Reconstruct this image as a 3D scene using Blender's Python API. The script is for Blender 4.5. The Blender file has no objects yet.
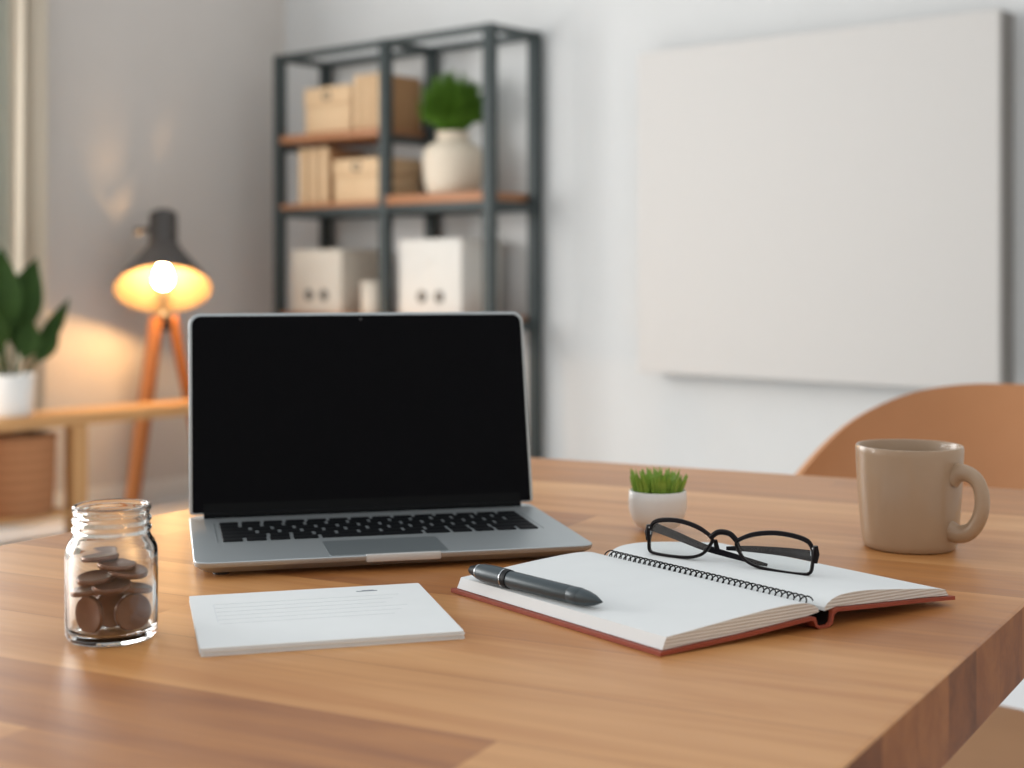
import bpy, bmesh, math, random
from mathutils import Vector, Matrix, Quaternion, Euler

random.seed(11)
sc = bpy.context.scene
COL = sc.collection
PI = math.pi

# ------------------------------------------------------------------ camera
cd = bpy.data.cameras.new('camera')
cd.sensor_width = 36.0
cd.lens = 36.0 * 1428.0 / 1024.0
cd.shift_y = -111.0 / 1024.0
cd.clip_start = 0.02
cd.dof.use_dof = True
cd.dof.focus_distance = 0.98
cd.dof.aperture_fstop = 5.6
cam = bpy.data.objects.new('camera', cd)
COL.objects.link(cam)
cam.location = (0, 0, 0.97)
cam.rotation_euler = (PI / 2, 0, 0)
sc.camera = cam

# room frame: the corner where the two visible walls meet; A runs along the right wall, B along the left wall
CX, CY = -1.053, 6.62
AX, AY = 0.7545, -0.656
BX, BY = -0.656, -0.7545
ROOM_ROT = math.atan2(AY, AX)


def R(a, b, z=0.0):
    return Vector((CX + a * AX + b * BX, CY + a * AY + b * BY, z))


# ------------------------------------------------------------------ world and light
w = bpy.data.worlds.new('world')
sc.world = w
w.use_nodes = True
bg = w.node_tree.nodes['Background']
bg.inputs[0].default_value = (0.92, 0.965, 1.0, 1)
bg.inputs[1].default_value = 0.68


def area(name, loc, target, sx, sy, power, color):
    l = bpy.data.lights.new(name, 'AREA')
    l.shape = 'RECTANGLE'
    l.size, l.size_y = sx, sy
    l.energy = power
    l.color = color
    o = bpy.data.objects.new(name, l)
    COL.objects.link(o)
    o.location = loc
    d = Vector(target) - Vector(loc)
    o.rotation_euler = d.to_track_quat('-Z', 'Y').to_euler()
    return o


# daylight coming through the window in the left wall
area('window_daylight', R(0.03, 2.75, 1.58), R(3.0, 2.75, 1.30), 2.0, 1.5, 60.0, (1.0, 0.985, 0.965))
area('added_left_fill', R(0.03, 5.4, 1.58), R(3.0, 5.0, 1.20), 1.9, 1.5, 92.0, (1.0, 0.985, 0.965))  # added unseen light, fills from the left and behind the camera

vs = sc.view_settings
vs.view_transform = 'Standard'
vs.look = 'None'
vs.exposure = 0.31
vs.gamma = 1.0
vs.use_curve_mapping = False
sc.cycles.use_denoising = True
sc.cycles.max_bounces = 14
sc.cycles.transmission_bounces = 12
sc.cycles.transparent_max_bounces = 12
sc.cycles.sample_clamp_indirect = 6.0


# ------------------------------------------------------------------ materials
def lin(h):
    h = h.lstrip('#')
    out = []
    for i in (0, 2, 4):
        c = int(h[i:i + 2], 16) / 255.0
        out.append(c / 12.92 if c <= 0.04045 else ((c + 0.055) / 1.055) ** 2.4)
    return (*out, 1.0)


def new_mat(name):
    m = bpy.data.materials.new(name)
    m.use_nodes = True
    nt = m.node_tree
    return m, nt, nt.nodes['Principled BSDF']


def mat(name, c1, c2=None, scale=30.0, rough=0.5, metal=0.0, spec=0.5, bump=0.0, stretch=(1, 1, 1), detail=3.0, coat=0.0):
    """two close tones mixed by a noise texture, with an optional bump"""
    m, nt, p = new_mat(name)
    N, L = nt.nodes, nt.links
    tc = N.new('ShaderNodeTexCoord')
    mp = N.new('ShaderNodeMapping')
    mp.inputs['Scale'].default_value = stretch
    L.new(tc.outputs['Object'], mp.inputs[0])
    nz = N.new('ShaderNodeTexNoise')
    nz.inputs['Scale'].default_value = scale
    nz.inputs['Detail'].default_value = detail
    L.new(mp.outputs[0], nz.inputs['Vector'])
    mx = N.new('ShaderNodeMix')
    mx.data_type = 'RGBA'
    mx.inputs[6].default_value = lin(c1)
    mx.inputs[7].default_value = lin(c2 or c1)
    L.new(nz.outputs[0], mx.inputs[0])
    L.new(mx.outputs[2], p.inputs['Base Color'])
    p.inputs['Roughness'].default_value = rough
    p.inputs['Metallic'].default_value = metal
    p.inputs['Specular IOR Level'].default_value = spec
    p.inputs['Coat Weight'].default_value = coat
    if bump:
        b = N.new('ShaderNodeBump')
        b.inputs['Strength'].default_value = bump
        b.inputs['Distance'].default_value = 0.002
        L.new(nz.outputs[0], b.inputs['Height'])
        L.new(b.outputs[0], p.inputs['Normal'])
    return m


def emis(name, col, strength):
    m = bpy.data.materials.new(name)
    m.use_nodes = True
    nt = m.node_tree
    nt.nodes.clear()
    e = nt.nodes.new('ShaderNodeEmission')
    e.inputs[0].default_value = col
    e.inputs[1].default_value = strength
    o = nt.nodes.new('ShaderNodeOutputMaterial')
    nt.links.new(e.outputs[0], o.inputs[0])
    return m


def board_wood(name, dark, mid, light, board=0.085, length=0.9, rough=0.38):
    """solid wood glued from boards running along local X"""
    m, nt, p = new_mat(name)
    N, L = nt.nodes, nt.links

    def math_(op, a, b=None):
        n = N.new('ShaderNodeMath')
        n.operation = op
        for i, v in enumerate((a, b)):
            if v is None:
                continue
            if isinstance(v, (int, float)):
                n.inputs[i].default_value = v
            else:
                L.new(v, n.inputs[i])
        return n.outputs[0]
    tc = N.new('ShaderNodeTexCoord')
    sp = N.new('ShaderNodeSeparateXYZ')
    L.new(tc.outputs['Object'], sp.inputs[0])
    x, y, z = sp.outputs
    row = math_('FLOOR', math_('DIVIDE', y, board))
    wn1 = N.new('ShaderNodeTexWhiteNoise')
    wn1.noise_dimensions = '1D'
    L.new(row, wn1.inputs['W'])
    xo = math_('ADD', x, math_('MULTIPLY', wn1.outputs[0], length * 3))
    col = math_('FLOOR', math_('DIVIDE', xo, length))
    cell = N.new('ShaderNodeCombineXYZ')
    L.new(row, cell.inputs[0])
    L.new(col, cell.inputs[1])
    wn = N.new('ShaderNodeTexWhiteNoise')
    wn.noise_dimensions = '2D'
    L.new(cell.outputs[0], wn.inputs['Vector'])
    # grain vector: stretched along x, offset per board
    gv = N.new('ShaderNodeCombineXYZ')
    L.new(math_('MULTIPLY', x, 2.2), gv.inputs[0])
    L.new(math_('ADD', math_('MULTIPLY', y, 26.0), math_('MULTIPLY', wn.outputs[0], 37.0)), gv.inputs[1])
    L.new(math_('MULTIPLY', z, 26.0), gv.inputs[2])
    n1 = N.new('ShaderNodeTexNoise')
    n1.inputs['Scale'].default_value = 1.0
    n1.inputs['Detail'].default_value = 5.0
    n1.inputs['Roughness'].default_value = 0.6
    n1.inputs['Distortion'].default_value = 0.6
    L.new(gv.outputs[0], n1.inputs['Vector'])
    gv2 = N.new('ShaderNodeCombineXYZ')
    L.new(math_('MULTIPLY', x, 9.0), gv2.inputs[0])
    L.new(math_('MULTIPLY', y, 240.0), gv2.inputs[1])
    L.new(math_('MULTIPLY', z, 240.0), gv2.inputs[2])
    n2 = N.new('ShaderNodeTexNoise')
    n2.inputs['Scale'].default_value = 1.0
    n2.inputs['Detail'].default_value = 2.0
    L.new(gv2.outputs[0], n2.inputs['Vector'])
    f = math_('ADD', math_('MULTIPLY', n1.outputs[0], 0.62), math_('MULTIPLY', n2.outputs[0], 0.12))
    f = math_('ADD', f, math_('MULTIPLY', wn.outputs[0], 0.26))
    cr = N.new('ShaderNodeValToRGB')
    e = cr.color_ramp.elements
    e[0].position, e[0].color = 0.25, lin(dark)
    e[1].position, e[1].color = 0.75, lin(light)
    k = e.new(0.5)
    k.color = lin(mid)
    L.new(f, cr.inputs[0])
    # thin seams between the boards
    fr = math_('FRACT', math_('DIVIDE', y, board))
    seam = math_('LESS_THAN', math_('MINIMUM', fr, math_('SUBTRACT', 1.0, fr)), 0.006)
    mx = N.new('ShaderNodeMix')
    mx.data_type = 'RGBA'
    L.new(math_('MULTIPLY', seam, 0.55), mx.inputs[0])
    L.new(cr.outputs[0], mx.inputs[6])
    mx.inputs[7].default_value = lin(dark)
    L.new(mx.outputs[2], p.inputs['Base Color'])
    p.inputs['Roughness'].default_value = rough
    L.new(math_('ADD', math_('MULTIPLY', n2.outputs[0], 0.10), rough - 0.05), p.inputs['Roughness'])
    b = N.new('ShaderNodeBump')
    b.inputs['Strength'].default_value = 0.08
    b.inputs['Distance'].default_value = 0.0006
    L.new(n2.outputs[0], b.inputs['Height'])
    L.new(b.outputs[0], p.inputs['Normal'])
    return m


def stripes(name, c1, c2, freq, axis='Z', rough=0.8, distort=0.0):
    """fine parallel lines (page edges, weave)"""
    m, nt, p = new_mat(name)
    N, L = nt.nodes, nt.links
    tc = N.new('ShaderNodeTexCoord')
    wv = N.new('ShaderNodeTexWave')
    wv.bands_direction = axis
    wv.inputs['Scale'].default_value = freq
    wv.inputs['Distortion'].default_value = distort
    wv.inputs['Detail'].default_value = 2
    L.new(tc.outputs['Object'], wv.inputs['Vector'])
    mx = N.new('ShaderNodeMix')
    mx.data_type = 'RGBA'
    mx.inputs[6].default_value = lin(c1)
    mx.inputs[7].default_value = lin(c2)
    L.new(wv.outputs[0], mx.inputs[0])
    L.new(mx.outputs[2], p.inputs['Base Color'])
    p.inputs['Roughness'].default_value = rough
    b = N.new('ShaderNodeBump')
    b.inputs['Strength'].default_value = 0.3
    b.inputs['Distance'].default_value = 0.002
    L.new(wv.outputs[0], b.inputs['Height'])
    L.new(b.outputs[0], p.inputs['Normal'])
    return m


def glass_mat(name):
    m, nt, p = new_mat(name)
    p.inputs['Base Color'].default_value = (0.97, 0.985, 0.975, 1)
    p.inputs['Transmission Weight'].default_value = 1.0
    p.inputs['Roughness'].default_value = 0.0
    p.inputs['IOR'].default_value = 1.46
    return m


def pane_mat(name):
    m = bpy.data.materials.new(name)
    m.use_nodes = True
    nt = m.node_tree
    nt.nodes.clear()
    t = nt.nodes.new('ShaderNodeBsdfTransparent')
    t.inputs[0].default_value = (0.96, 0.97, 0.97, 1)
    g = nt.nodes.new('ShaderNodeBsdfGlossy')
    g.inputs['Roughness'].default_value = 0.03
    lw = nt.nodes.new('ShaderNodeLayerWeight')
    lw.inputs['Blend'].default_value = 0.5
    pw = nt.nodes.new('ShaderNodeMath')
    pw.operation = 'POWER'
    pw.inputs[1].default_value = 4.0
    nt.links.new(lw.outputs['Facing'], pw.inputs[0])
    fr = nt.nodes.new('ShaderNodeMath')
    fr.operation = 'MULTIPLY_ADD'
    fr.inputs[1].default_value = 0.55
    fr.inputs[2].default_value = 0.03
    nt.links.new(pw.outputs[0], fr.inputs[0])
    mx = nt.nodes.new('ShaderNodeMixShader')
    o = nt.nodes.new('ShaderNodeOutputMaterial')
    nt.links.new(fr.outputs[0], mx.inputs[0])
    nt.links.new(t.outputs[0], mx.inputs[1])
    nt.links.new(g.outputs[0], mx.inputs[2])
    nt.links.new(mx.outputs[0], o.inputs[0])
    return m


M = {}
M['wall'] = mat('wall_paint', '#d5d6d5', '#d0d1d0', 6, 0.9, spec=0.2, bump=0.02)
M['wall_left'] = mat('wall_paint_warm', '#d2ccc6', '#cdc7c1', 6, 0.9, spec=0.2, bump=0.02)
M['ceiling'] = mat('ceiling_paint', '#e4e4e2', '#e0e0de', 6, 0.95, spec=0.1)
M['floor'] = mat('pale_floor', '#e6e8ea', '#e0e2e4', 4, 0.6, stretch=(1, 8, 1))
M['table'] = board_wood('table_wood', '#8c5026', '#c08248', '#e2ab70')
M['table_end'] = board_wood('table_end_grain', '#5a3016', '#865029', '#a66b3b', 0.06, 0.2, 0.7)
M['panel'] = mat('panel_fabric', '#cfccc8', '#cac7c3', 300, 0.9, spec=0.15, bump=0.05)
M['panel_edge_shade'] = mat('shaded_panel_edge', '#8e8a86', '#827e7a', 200, 0.9, spec=0.15)  # darker grey paints the shade on the panel's side faces
M['steel'] = mat('dark_steel', '#454c4c', '#3e4545', 40, 0.55, 0.3, 0.4)
M['shelf_wood'] = mat('shelf_wood', '#b57f58', '#a06a45', 5, 0.55, stretch=(1, 14, 14))
M['box'] = mat('pale_wood_box', '#e0c19a', '#d4b289', 6, 0.7, stretch=(1, 10, 3))
M['box_dark'] = mat('box_gap', '#b0865c', '#a67c54', 12, 0.8)
M['white_box'] = mat('white_storage_board', '#dedad2', '#d6d2ca', 20, 0.75)
M['cream_box'] = mat('cream_storage_board', '#d9cfc0', '#d0c6b6', 20, 0.75)
M['handle'] = mat('grey_metal_eyelet', '#6f6b66', '#66625d', 30, 0.5, 0.4)
M['vase'] = mat('cream_stoneware', '#ddd0bd', '#d2c4af', 60, 0.7, bump=0.1)
M['grass_dark'] = mat('dark_green_grass', '#54791f', '#385a14', 40, 0.7, 0.0, 0.2)
M['grass_light'] = mat('bright_green_grass', '#a6c455', '#66902b', 60, 0.5)
M['leaf'] = mat('deep_green_leaf', '#2f4a16', '#1d350e', 12, 0.6, 0.0, 0.2, stretch=(1, 1, 3))
M['stem'] = mat('green_stem', '#56732f', '#46632a', 20, 0.6)
M['pot'] = mat('white_ceramic', '#e9e9e6', '#e3e3e0', 30, 0.35)
M['soil'] = mat('dark_soil', '#3a2a1e', '#2a1d14', 80, 0.95, bump=0.5)
M['console'] = mat('oak_console', '#cf9f68', '#bf8d58', 5, 0.5, stretch=(1, 12, 12))
M['basket'] = stripes('woven_basket', '#b98055', '#94603c', 9.0, 'Z', 0.85, 1.2)
M['lampshade'] = mat('dark_grey_enamel', '#47423f', '#403b38', 20, 0.45)
M['shade_in'] = mat('darkened_lining', '#665741', '#62533d', 20, 0.6)  # pale lining coloured dull brown to hold down the bulb's brightness inside the shade
M['lamp_leg'] = mat('orange_beech', '#c17a3c', '#b06a30', 8, 0.5, stretch=(8, 8, 1))
M['black_plastic'] = mat('black_plastic', '#2a2826', '#242220', 30, 0.5)
M['bulb'] = emis('glowing_bulb', (1.0, 0.58, 0.24, 1), 230.0)
M['chair'] = mat('tan_leather', '#c58e62', '#bb8458', 14, 0.5, bump=0.05)
M['seat'] = mat('shaded_tan_seat', '#a9835f', '#9f7a57', 14, 0.6, bump=0.05)  # darker tan: shade under the desk painted into the seat
M['chair_leg'] = mat('chair_beech', '#a8774c', '#99693f', 10, 0.5)
M['alu'] = mat('silver_aluminium', '#b9bfc1', '#b3b9bb', 400, 0.42, 0.75)
M['alu_pad'] = mat('darker_trackpad', '#8f979a', '#8b9396', 400, 0.35, 0.6)
M['alu_lip'] = mat('bright_aluminium', '#d3d2cf', '#cecdca', 300, 0.45, 0.4)
M['screen'] = mat('black_screen', '#07080d', '#06070b', 5, 0.35, 0.0, 0.06)
M['bezel'] = mat('dark_hinge_plastic', '#0f1113', '#0d0f11', 20, 0.5, 0, 0.1)
M['key'] = mat('black_key', '#0f1114', '#0c0e11', 100, 0.55, 0, 0.1)
M['lens_dot'] = mat('camera_lens_black', '#1a1c22', '#15171c', 60, 0.2)
M['paper'] = mat('white_paper', '#e9ecec', '#e5e8e8', 50, 0.85, spec=0.2)
M['paper_edge'] = stripes('paper_edges', '#e3dfd8', '#cfc9bf', 160.0, 'Z', 0.9)
M['print'] = mat('pale_grey_print', '#e0e4e6', '#dce0e2', 80, 0.9)
M['print_dark'] = mat('grey_print', '#8b9399', '#868e94', 80, 0.9)
M['cover'] = mat('red_brown_leather', '#a04a33', '#8c3d29', 120, 0.5, bump=0.12)
M['spine_shade'] = mat('painted_spine_shade', '#1c0f0c', '#160b09', 120, 0.9, spec=0.1)  # near-black that paints the shade inside the spine hollow
M['wire'] = mat('black_wire', '#151517', '#101012', 50, 0.4, 0.0, 0.2)
M['pen'] = mat('slate_lacquer', '#424d52', '#3b454a', 80, 0.38, 0.2)
M['pen_dark'] = mat('black_pen_rubber', '#171a1d', '#131619', 80, 0.5, 0, 0.25)
M['chrome'] = mat('polished_steel', '#c8cccf', '#c0c4c7', 60, 0.2, 1.0)
M['frame'] = mat('dark_brown_acetate', '#160d0f', '#0c0709', 60, 0.3, 0, 0.14)
M['temple'] = mat('blue_black_acetate', '#121118', '#0d0c12', 60, 0.4, 0, 0.12)
M['mug'] = mat('beige_glaze', '#b0977d', '#a78e74', 25, 0.3, coat=0.2)
M['coin'] = mat('brown_copper', '#8d6650', '#6b493a', 90, 0.3, 0.5)
M['jar_glass'] = glass_mat('clear_jar_glass')
M['spec_lens'] = pane_mat('spectacle_lens')
M['window_glass'] = pane_mat('window_glass')
M['frame_white'] = mat('white_frame_paint', '#e6e4df', '#e0ded9', 20, 0.5)
M['curtain'] = mat('beige_linen', '#cfc5b4', '#c5b9a7', 120, 0.9, spec=0.1, bump=0.1)
M['sheer'] = mat('sheer_white_linen', '#e3e4da', '#dadbd1', 120, 0.9, spec=0.1)
nt_ = M['sheer'].node_tree
tl_ = nt_.nodes.new('ShaderNodeBsdfTranslucent')
tl_.inputs[0].default_value = lin('#e9ebe0')
ms_ = nt_.nodes.new('ShaderNodeMixShader')
ms_.inputs[0].default_value = 0.5
nt_.links.new(nt_.nodes['Principled BSDF'].outputs[0], ms_.inputs[1])
nt_.links.new(tl_.outputs[0], ms_.inputs[2])
nt_.links.new(ms_.outputs[0], nt_.nodes['Material Output'].inputs[0])


# ------------------------------------------------------------------ mesh builder
class Shape:
    def __init__(self):
        self.bm = bmesh.new()

    def _add(self, tmp, mtx):
        if mtx is not None:
            tmp.transform(mtx)
        me = bpy.data.meshes.new('tmp')
        tmp.to_mesh(me)
        tmp.free()
        self.bm.from_mesh(me)
        bpy.data.meshes.remove(me)

    def box(self, x0, x1, y0, y1, z0, z1, bev=0.0, seg=2, mtx=None):
        t = bmesh.new()
        bmesh.ops.create_cube(t, size=1.0)
        for v in t.verts:
            v.co = Vector((x0 + (v.co.x + .5) * (x1 - x0), y0 + (v.co.y + .5) * (y1 - y0), z0 + (v.co.z + .5) * (z1 - z0)))
        if bev:
            bmesh.ops.bevel(t, geom=t.edges[:], offset=bev, segments=seg, profile=0.5, affect='EDGES')
        self._add(t, mtx)
        return self

    def prism(self, pts, z0, z1, bev=0.0, seg=2, mtx=None):
        t = bmesh.new()
        lo = [t.verts.new((x, y, z0)) for x, y in pts]
        hi = [t.verts.new((x, y, z1)) for x, y in pts]
        n = len(pts)
        t.faces.new(lo[::-1])
        t.faces.new(hi)
        for i in range(n):
            j = (i + 1) % n
            t.faces.new((lo[i], lo[j], hi[j], hi[i]))
        bmesh.ops.recalc_face_normals(t, faces=t.faces[:])
        if bev:
            ed = [e for e in t.edges if abs(e.verts[0].co.z - e.verts[1].co.z) < 1e-9]
            bmesh.ops.bevel(t, geom=ed, offset=bev, segments=seg, profile=0.5, affect='EDGES')
        self._add(t, mtx)
        return self

    def lathe(self, prof, seg=48, mtx=None, closed=False):
        """profile of (radius, z); closed joins the last ring to the first"""
        t = bmesh.new()
        rings = []
        for r, z in prof:
            if r < 1e-7:
                rings.append([t.verts.new((0, 0, z))])
            else:
                rings.append([t.verts.new((r * math.cos(2 * PI * i / seg), r * math.sin(2 * PI * i / seg), z)) for i in range(seg)])
        pairs = list(zip(rings[:-1], rings[1:]))
        if closed:
            pairs.append((rings[-1], rings[0]))
        for a, b in pairs:
            for i in range(seg):
                j = (i + 1) % seg
                if len(a) == 1 and len(b) == 1:
                    continue
                if len(a) == 1:
                    t.faces.new((a[0], b[j], b[i]))
                elif len(b) == 1:
                    t.faces.new((a[i], a[j], b[0]))
                else:
                    t.faces.new((a[i], a[j], b[j], b[i]))
        if not closed:
            for ring in (rings[0], rings[-1]):
                if len(ring) > 1:
                    try:
                        t.faces.new(ring)
                    except ValueError:
                        pass
        bmesh.ops.recalc_face_normals(t, faces=t.faces[:])
        self._add(t, mtx)
        return self

    def tube(self, pts, rad, seg=10, closed=False, mtx=None, flat=None, up=None):
        """round or flattened tube along points; rad a number or a list, flat = (side, normal) factors"""
        P = [Vector(p) for p in pts]
        n = len(P)
        rads = rad if isinstance(rad, (list, tuple)) else [rad] * n
        t = bmesh.new()
        rings = []
        ref = Vector(up) if up else Vector((0, 0, 1))
        prev = None
        for i in range(n):
            if closed:
                d = P[(i + 1) % n] - P[i - 1]
            else:
                d = P[min(i + 1, n - 1)] - P[max(i - 1, 0)]
            d.normalize()
            if up is not None:
                s = d.cross(ref)
            elif prev is None:
                s = d.cross(ref)
                if s.length < 0.05:
                    s = d.cross(Vector((1, 0, 0)))
            else:
                s = prev - d * prev.dot(d)
            s.normalize()
            prev = s
            u = s.cross(d).normalized()
            fs, fu = flat if flat else (1, 1)
            rings.append([t.verts.new(P[i] + s * (rads[i] * fs * math.cos(2 * PI * k / seg)) + u * (rads[i] * fu * math.sin(2 * PI * k / seg))) for k in range(seg)])
        m_ = n if closed else n - 1
        for i in range(m_):
            a, b = rings[i], rings[(i + 1) % n]
            for k in range(seg):
                j = (k + 1) % seg
                t.faces.new((a[k], a[j], b[j], b[k]))
        if not closed:
            t.faces.new(rings[0])
            t.faces.new(rings[-1])
        bmesh.ops.recalc_face_normals(t, faces=t.faces[:])
        self._add(t, mtx)
        return self

    def raw(self, verts, faces, mtx=None):
        t = bmesh.new()
        vs_ = [t.verts.new(v) for v in verts]
        for f in faces:
            t.faces.new([vs_[i] for i in f])
        bmesh.ops.recalc_face_normals(t, faces=t.faces[:])
        self._add(t, mtx)
        return self

    def sheet(self, fn, nu, nv, thick, mtx=None):
        """solid curved sheet: fn(u, v) -> (point, normal)"""
        V, F = [], []
        for s in (0.5, -0.5):
            for i in range(nu + 1):
                for j in range(nv + 1):
                    p, nrm = fn(i / nu, j / nv)
                    V.append(Vector(p) + Vector(nrm).normalized() * thick * s)
        o = (nu + 1) * (nv + 1)
        idx = lambda i, j: i * (nv + 1) + j
        for i in range(nu):
            for j in range(nv):
                q = (idx(i, j), idx(i + 1, j), idx(i + 1, j + 1), idx(i, j + 1))
                F.append(q)
                F.append(tuple(k + o for k in q[::-1]))
        for i in range(nu):
            for j in (0, nv):
                F.append((idx(i, j), idx(i + 1, j), idx(i + 1, j) + o, idx(i, j) + o))
        for j in range(nv):
            for i in (0, nu):
                F.append((idx(i, j), idx(i, j + 1), idx(i, j + 1) + o, idx(i, j) + o))
        return self.raw(V, F, mtx)

    def build(self, name, m, parent=None, smooth=True, angle=38):
        me = bpy.data.meshes.new(name)
        self.bm.to_mesh(me)
        self.bm.free()
        ms = m if isinstance(m, (list, tuple)) else [m]
        for k in ms:
            me.materials.append(k)
        if smooth:
            for p in me.polygons:
                p.use_smooth = True
            me.set_sharp_from_angle(angle=math.radians(angle))
        o = bpy.data.objects.new(name, me)
        COL.objects.link(o)
        if parent:
            o.parent = parent
        return o


def tag(o, label=None, cat=None, group=None, kind=None):
    if label:
        o['label'] = label
    if cat:
        o['category'] = cat
    if group:
        o['group'] = group
    if kind:
        o['kind'] = kind
    return o


def thing(name, label, cat, loc, rz=0.0, group=None):
    o = bpy.data.objects.new(name, None)
    o.empty_display_size = 0.05
    COL.objects.link(o)
    o.location = loc
    o.rotation_euler = (0, 0, rz)
    return tag(o, label, cat, group)


def struct(o):
    return tag(o, kind='structure')


def rrect(x0, x1, y0, y1, r, n=6, rs=None):
    """rounded rectangle outline; rs = radii of the corners (x1y1, x0y1, x0y0, x1y0)"""
    rs = rs or (r, r, r, r)
    out = []
    for (cx, cy, a0, q) in ((x1, y1, 0, 0), (x0, y1, 90, 1), (x0, y0, 180, 2), (x1, y0, 270, 3)):
        rr = rs[q]
        ox = cx - rr if cx == x1 else cx + rr
        oy = cy - rr if cy == y1 else cy + rr
        for k in range(n + 1):
            a = math.radians(a0 + 90 * k / n)
            out.append((ox + rr * math.cos(a), oy + rr * math.sin(a)))
    return out


def smooth_curve(pts, sub=6, closed=False):
    P = [Vector(p) for p in pts]
    n = len(P)
    out = []
    rng = range(n) if closed else range(n - 1)
    for i in rng:
        if closed:
            p0, p1, p2, p3 = P[i - 1], P[i], P[(i + 1) % n], P[(i + 2) % n]
        else:
            p0, p1, p2, p3 = P[max(i - 1, 0)], P[i], P[i + 1], P[min(i + 2, n - 1)]
        for k in range(sub):
            t = k / sub
            out.append(0.5 * ((2 * p1) + (p2 - p0) * t + (2 * p0 - 5 * p1 + 4 * p2 - p3) * t * t + (3 * p1 - p0 - 3 * p2 + p3) * t ** 3))
    if not closed:
        out.append(P[-1])
    return out


# ------------------------------------------------------------------ the room
room_m = Matrix.Translation((CX, CY, 0)) @ Matrix.Rotation(ROOM_ROT, 4, 'Z')   # local x = A, local y = -B


def in_room(o):
    o.matrix_world = room_m
    return o


H = 2.65
WIN0, WIN1, WIN2, WIN3, WZ0, WZ1 = 1.72, 3.78, 4.40, 6.40, 0.80, 2.36
s = Shape()
s.box(0, 6.0, 0, 0.12, 0, H)
struct(in_room(s.build('wall_right', M['wall'], smooth=False)))
s = Shape()
s.box(-0.12, 0, -WIN0, 0.12, 0, H)
s.box(-0.12, 0, -WIN1, -WIN0, 0, WZ0)
s.box(-0.12, 0, -WIN1, -WIN0, WZ1, H)
s.box(-0.12, 0, -WIN2, -WIN1, 0, H)
s.box(-0.12, 0, -WIN3, -WIN2, 0, WZ0)
s.box(-0.12, 0, -WIN3, -WIN2, WZ1, H)
s.box(-0.12, 0, -7.0, -WIN3, 0, H)
struct(in_room(s.build('wall_left', M['wall_left'], smooth=False)))
s = Shape()
s.box(-0.12, 6.0, -7.0, 0.12, -0.06, 0)
struct(in_room(s.build('floor', M['floor'], smooth=False)))
s = Shape()
s.box(6.0, 6.12, -7.0, 0.12, 0, H)
struct(in_room(s.build('wall_near', M['wall_left'], smooth=False)))
s = Shape()
s.box(-0.12, 6.12, -7.12, -7.0, 0, H)
struct(in_room(s.build('wall_behind', M['wall_left'], smooth=False)))
s = Shape()
s.box(0, 6.0, -0.014, 0, 0, 0.09, 0.003)
struct(in_room(s.build('baseboard_right', M['frame_white'])))
s = Shape()
s.box(0, 0.014, -7.0, -0.014, 0, 0.09, 0.003)
struct(in_room(s.build('baseboard_left', M['frame_white'])))
# window at the curtain, and an added one for light; both left of frame
def window(name, w0, w1):
    win = struct(bpy.data.objects.new(name, None))
    COL.objects.link(win)
    in_room(win)
    s = Shape()
    for y0, y1, z0, z1 in ((-w1, -w0, WZ0, WZ0 + .06), (-w1, -w0, WZ1 - .06, WZ1), (-w1, -w1 + .06, WZ0 + .06, WZ1 - .06),
                           (-w0 - .06, -w0, WZ0 + .06, WZ1 - .06), (-(w0 + w1) / 2 - .03, -(w0 + w1) / 2 + .03, WZ0 + .06, WZ1 - .06)):
        s.box(-0.10, -0.04, y0, y1, z0, z1, 0.004)
    s.build('window_frame', M['frame_white'], win)
    s = Shape()
    s.box(-0.072, -0.068, -w1 + .055, -w0 - .055, WZ0 + .055, WZ1 - .055)
    s.build('window_pane', M['window_glass'], win, smooth=False)


window('window_1', WIN0, WIN1)
window('added_window', WIN2, WIN3)

# ------------------------------------------------------------------ curtain at the left edge
def curtain(label, a, b, width, wave, amp0, m):
    cur = thing('curtain', label, 'curtain', R(a, b), ROOM_ROT)

    def fold(u, v):
        y = -u * width
        ph = u * width * 2 * PI / wave
        amp = amp0 * (1 + 0.25 * math.sin(v * 3 + u * 9))
        x = amp * math.sin(ph + 0.5 * math.sin(v * 2)) + 0.2 * amp0 * math.sin(2.3 * ph + 1)
        return (x, y + 0.010 * math.sin(v * 2.2 + u * 7), 0.02 + v * (H - 0.025)), (1, amp * 2 * PI / wave * math.cos(ph), 0)

    Shape().sheet(fold, 72, 14, 0.004).build('curtain_panel', m, cur, angle=80)
    s = Shape()
    s.box(-amp0 * 1.4, amp0 * 1.4, -width, 0.0, H - 0.03, H - 0.006, 0.003)
    s.build('heading_tape', m, cur)


curtain('beige floor-length curtain with soft folds at the left edge of the photo', 0.13, 1.325, 0.135, 0.075, 0.028, M['curtain'])
curtain('pale sheer curtain hanging at the window, outermost at the left edge', 0.045, 1.38, 0.36, 0.12, 0.020, M['sheer'])

# ------------------------------------------------------------------ fabric panel on the right wall
PX0, PX1, PZ0, PZ1, PT = 2.095, 3.432, 0.612, 1.765, 0.115
pan = thing('wall_panel', 'large blank light grey canvas panel hanging on the right wall', 'wall panel', R(PX0, 0.0, PZ0), ROOM_ROT)
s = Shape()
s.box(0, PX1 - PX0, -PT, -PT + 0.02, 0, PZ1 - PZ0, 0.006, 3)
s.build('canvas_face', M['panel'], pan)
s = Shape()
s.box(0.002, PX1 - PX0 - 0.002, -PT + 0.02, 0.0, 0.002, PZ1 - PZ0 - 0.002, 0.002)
s.build('side_frame', M['panel_edge_shade'], pan)

# ------------------------------------------------------------------ metal shelving unit
SW, SD, SH, MID = 1.2206, 0.262, 1.91, 0.657
SO = Vector((-1.004, 6.178, 0))
shelf_m = Matrix.Translation(SO) @ Matrix.Rotation(ROOM_ROT, 4, 'Z')


def on_shelf(x, y, z):
    return shelf_m @ Vector((x, y, z))


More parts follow.
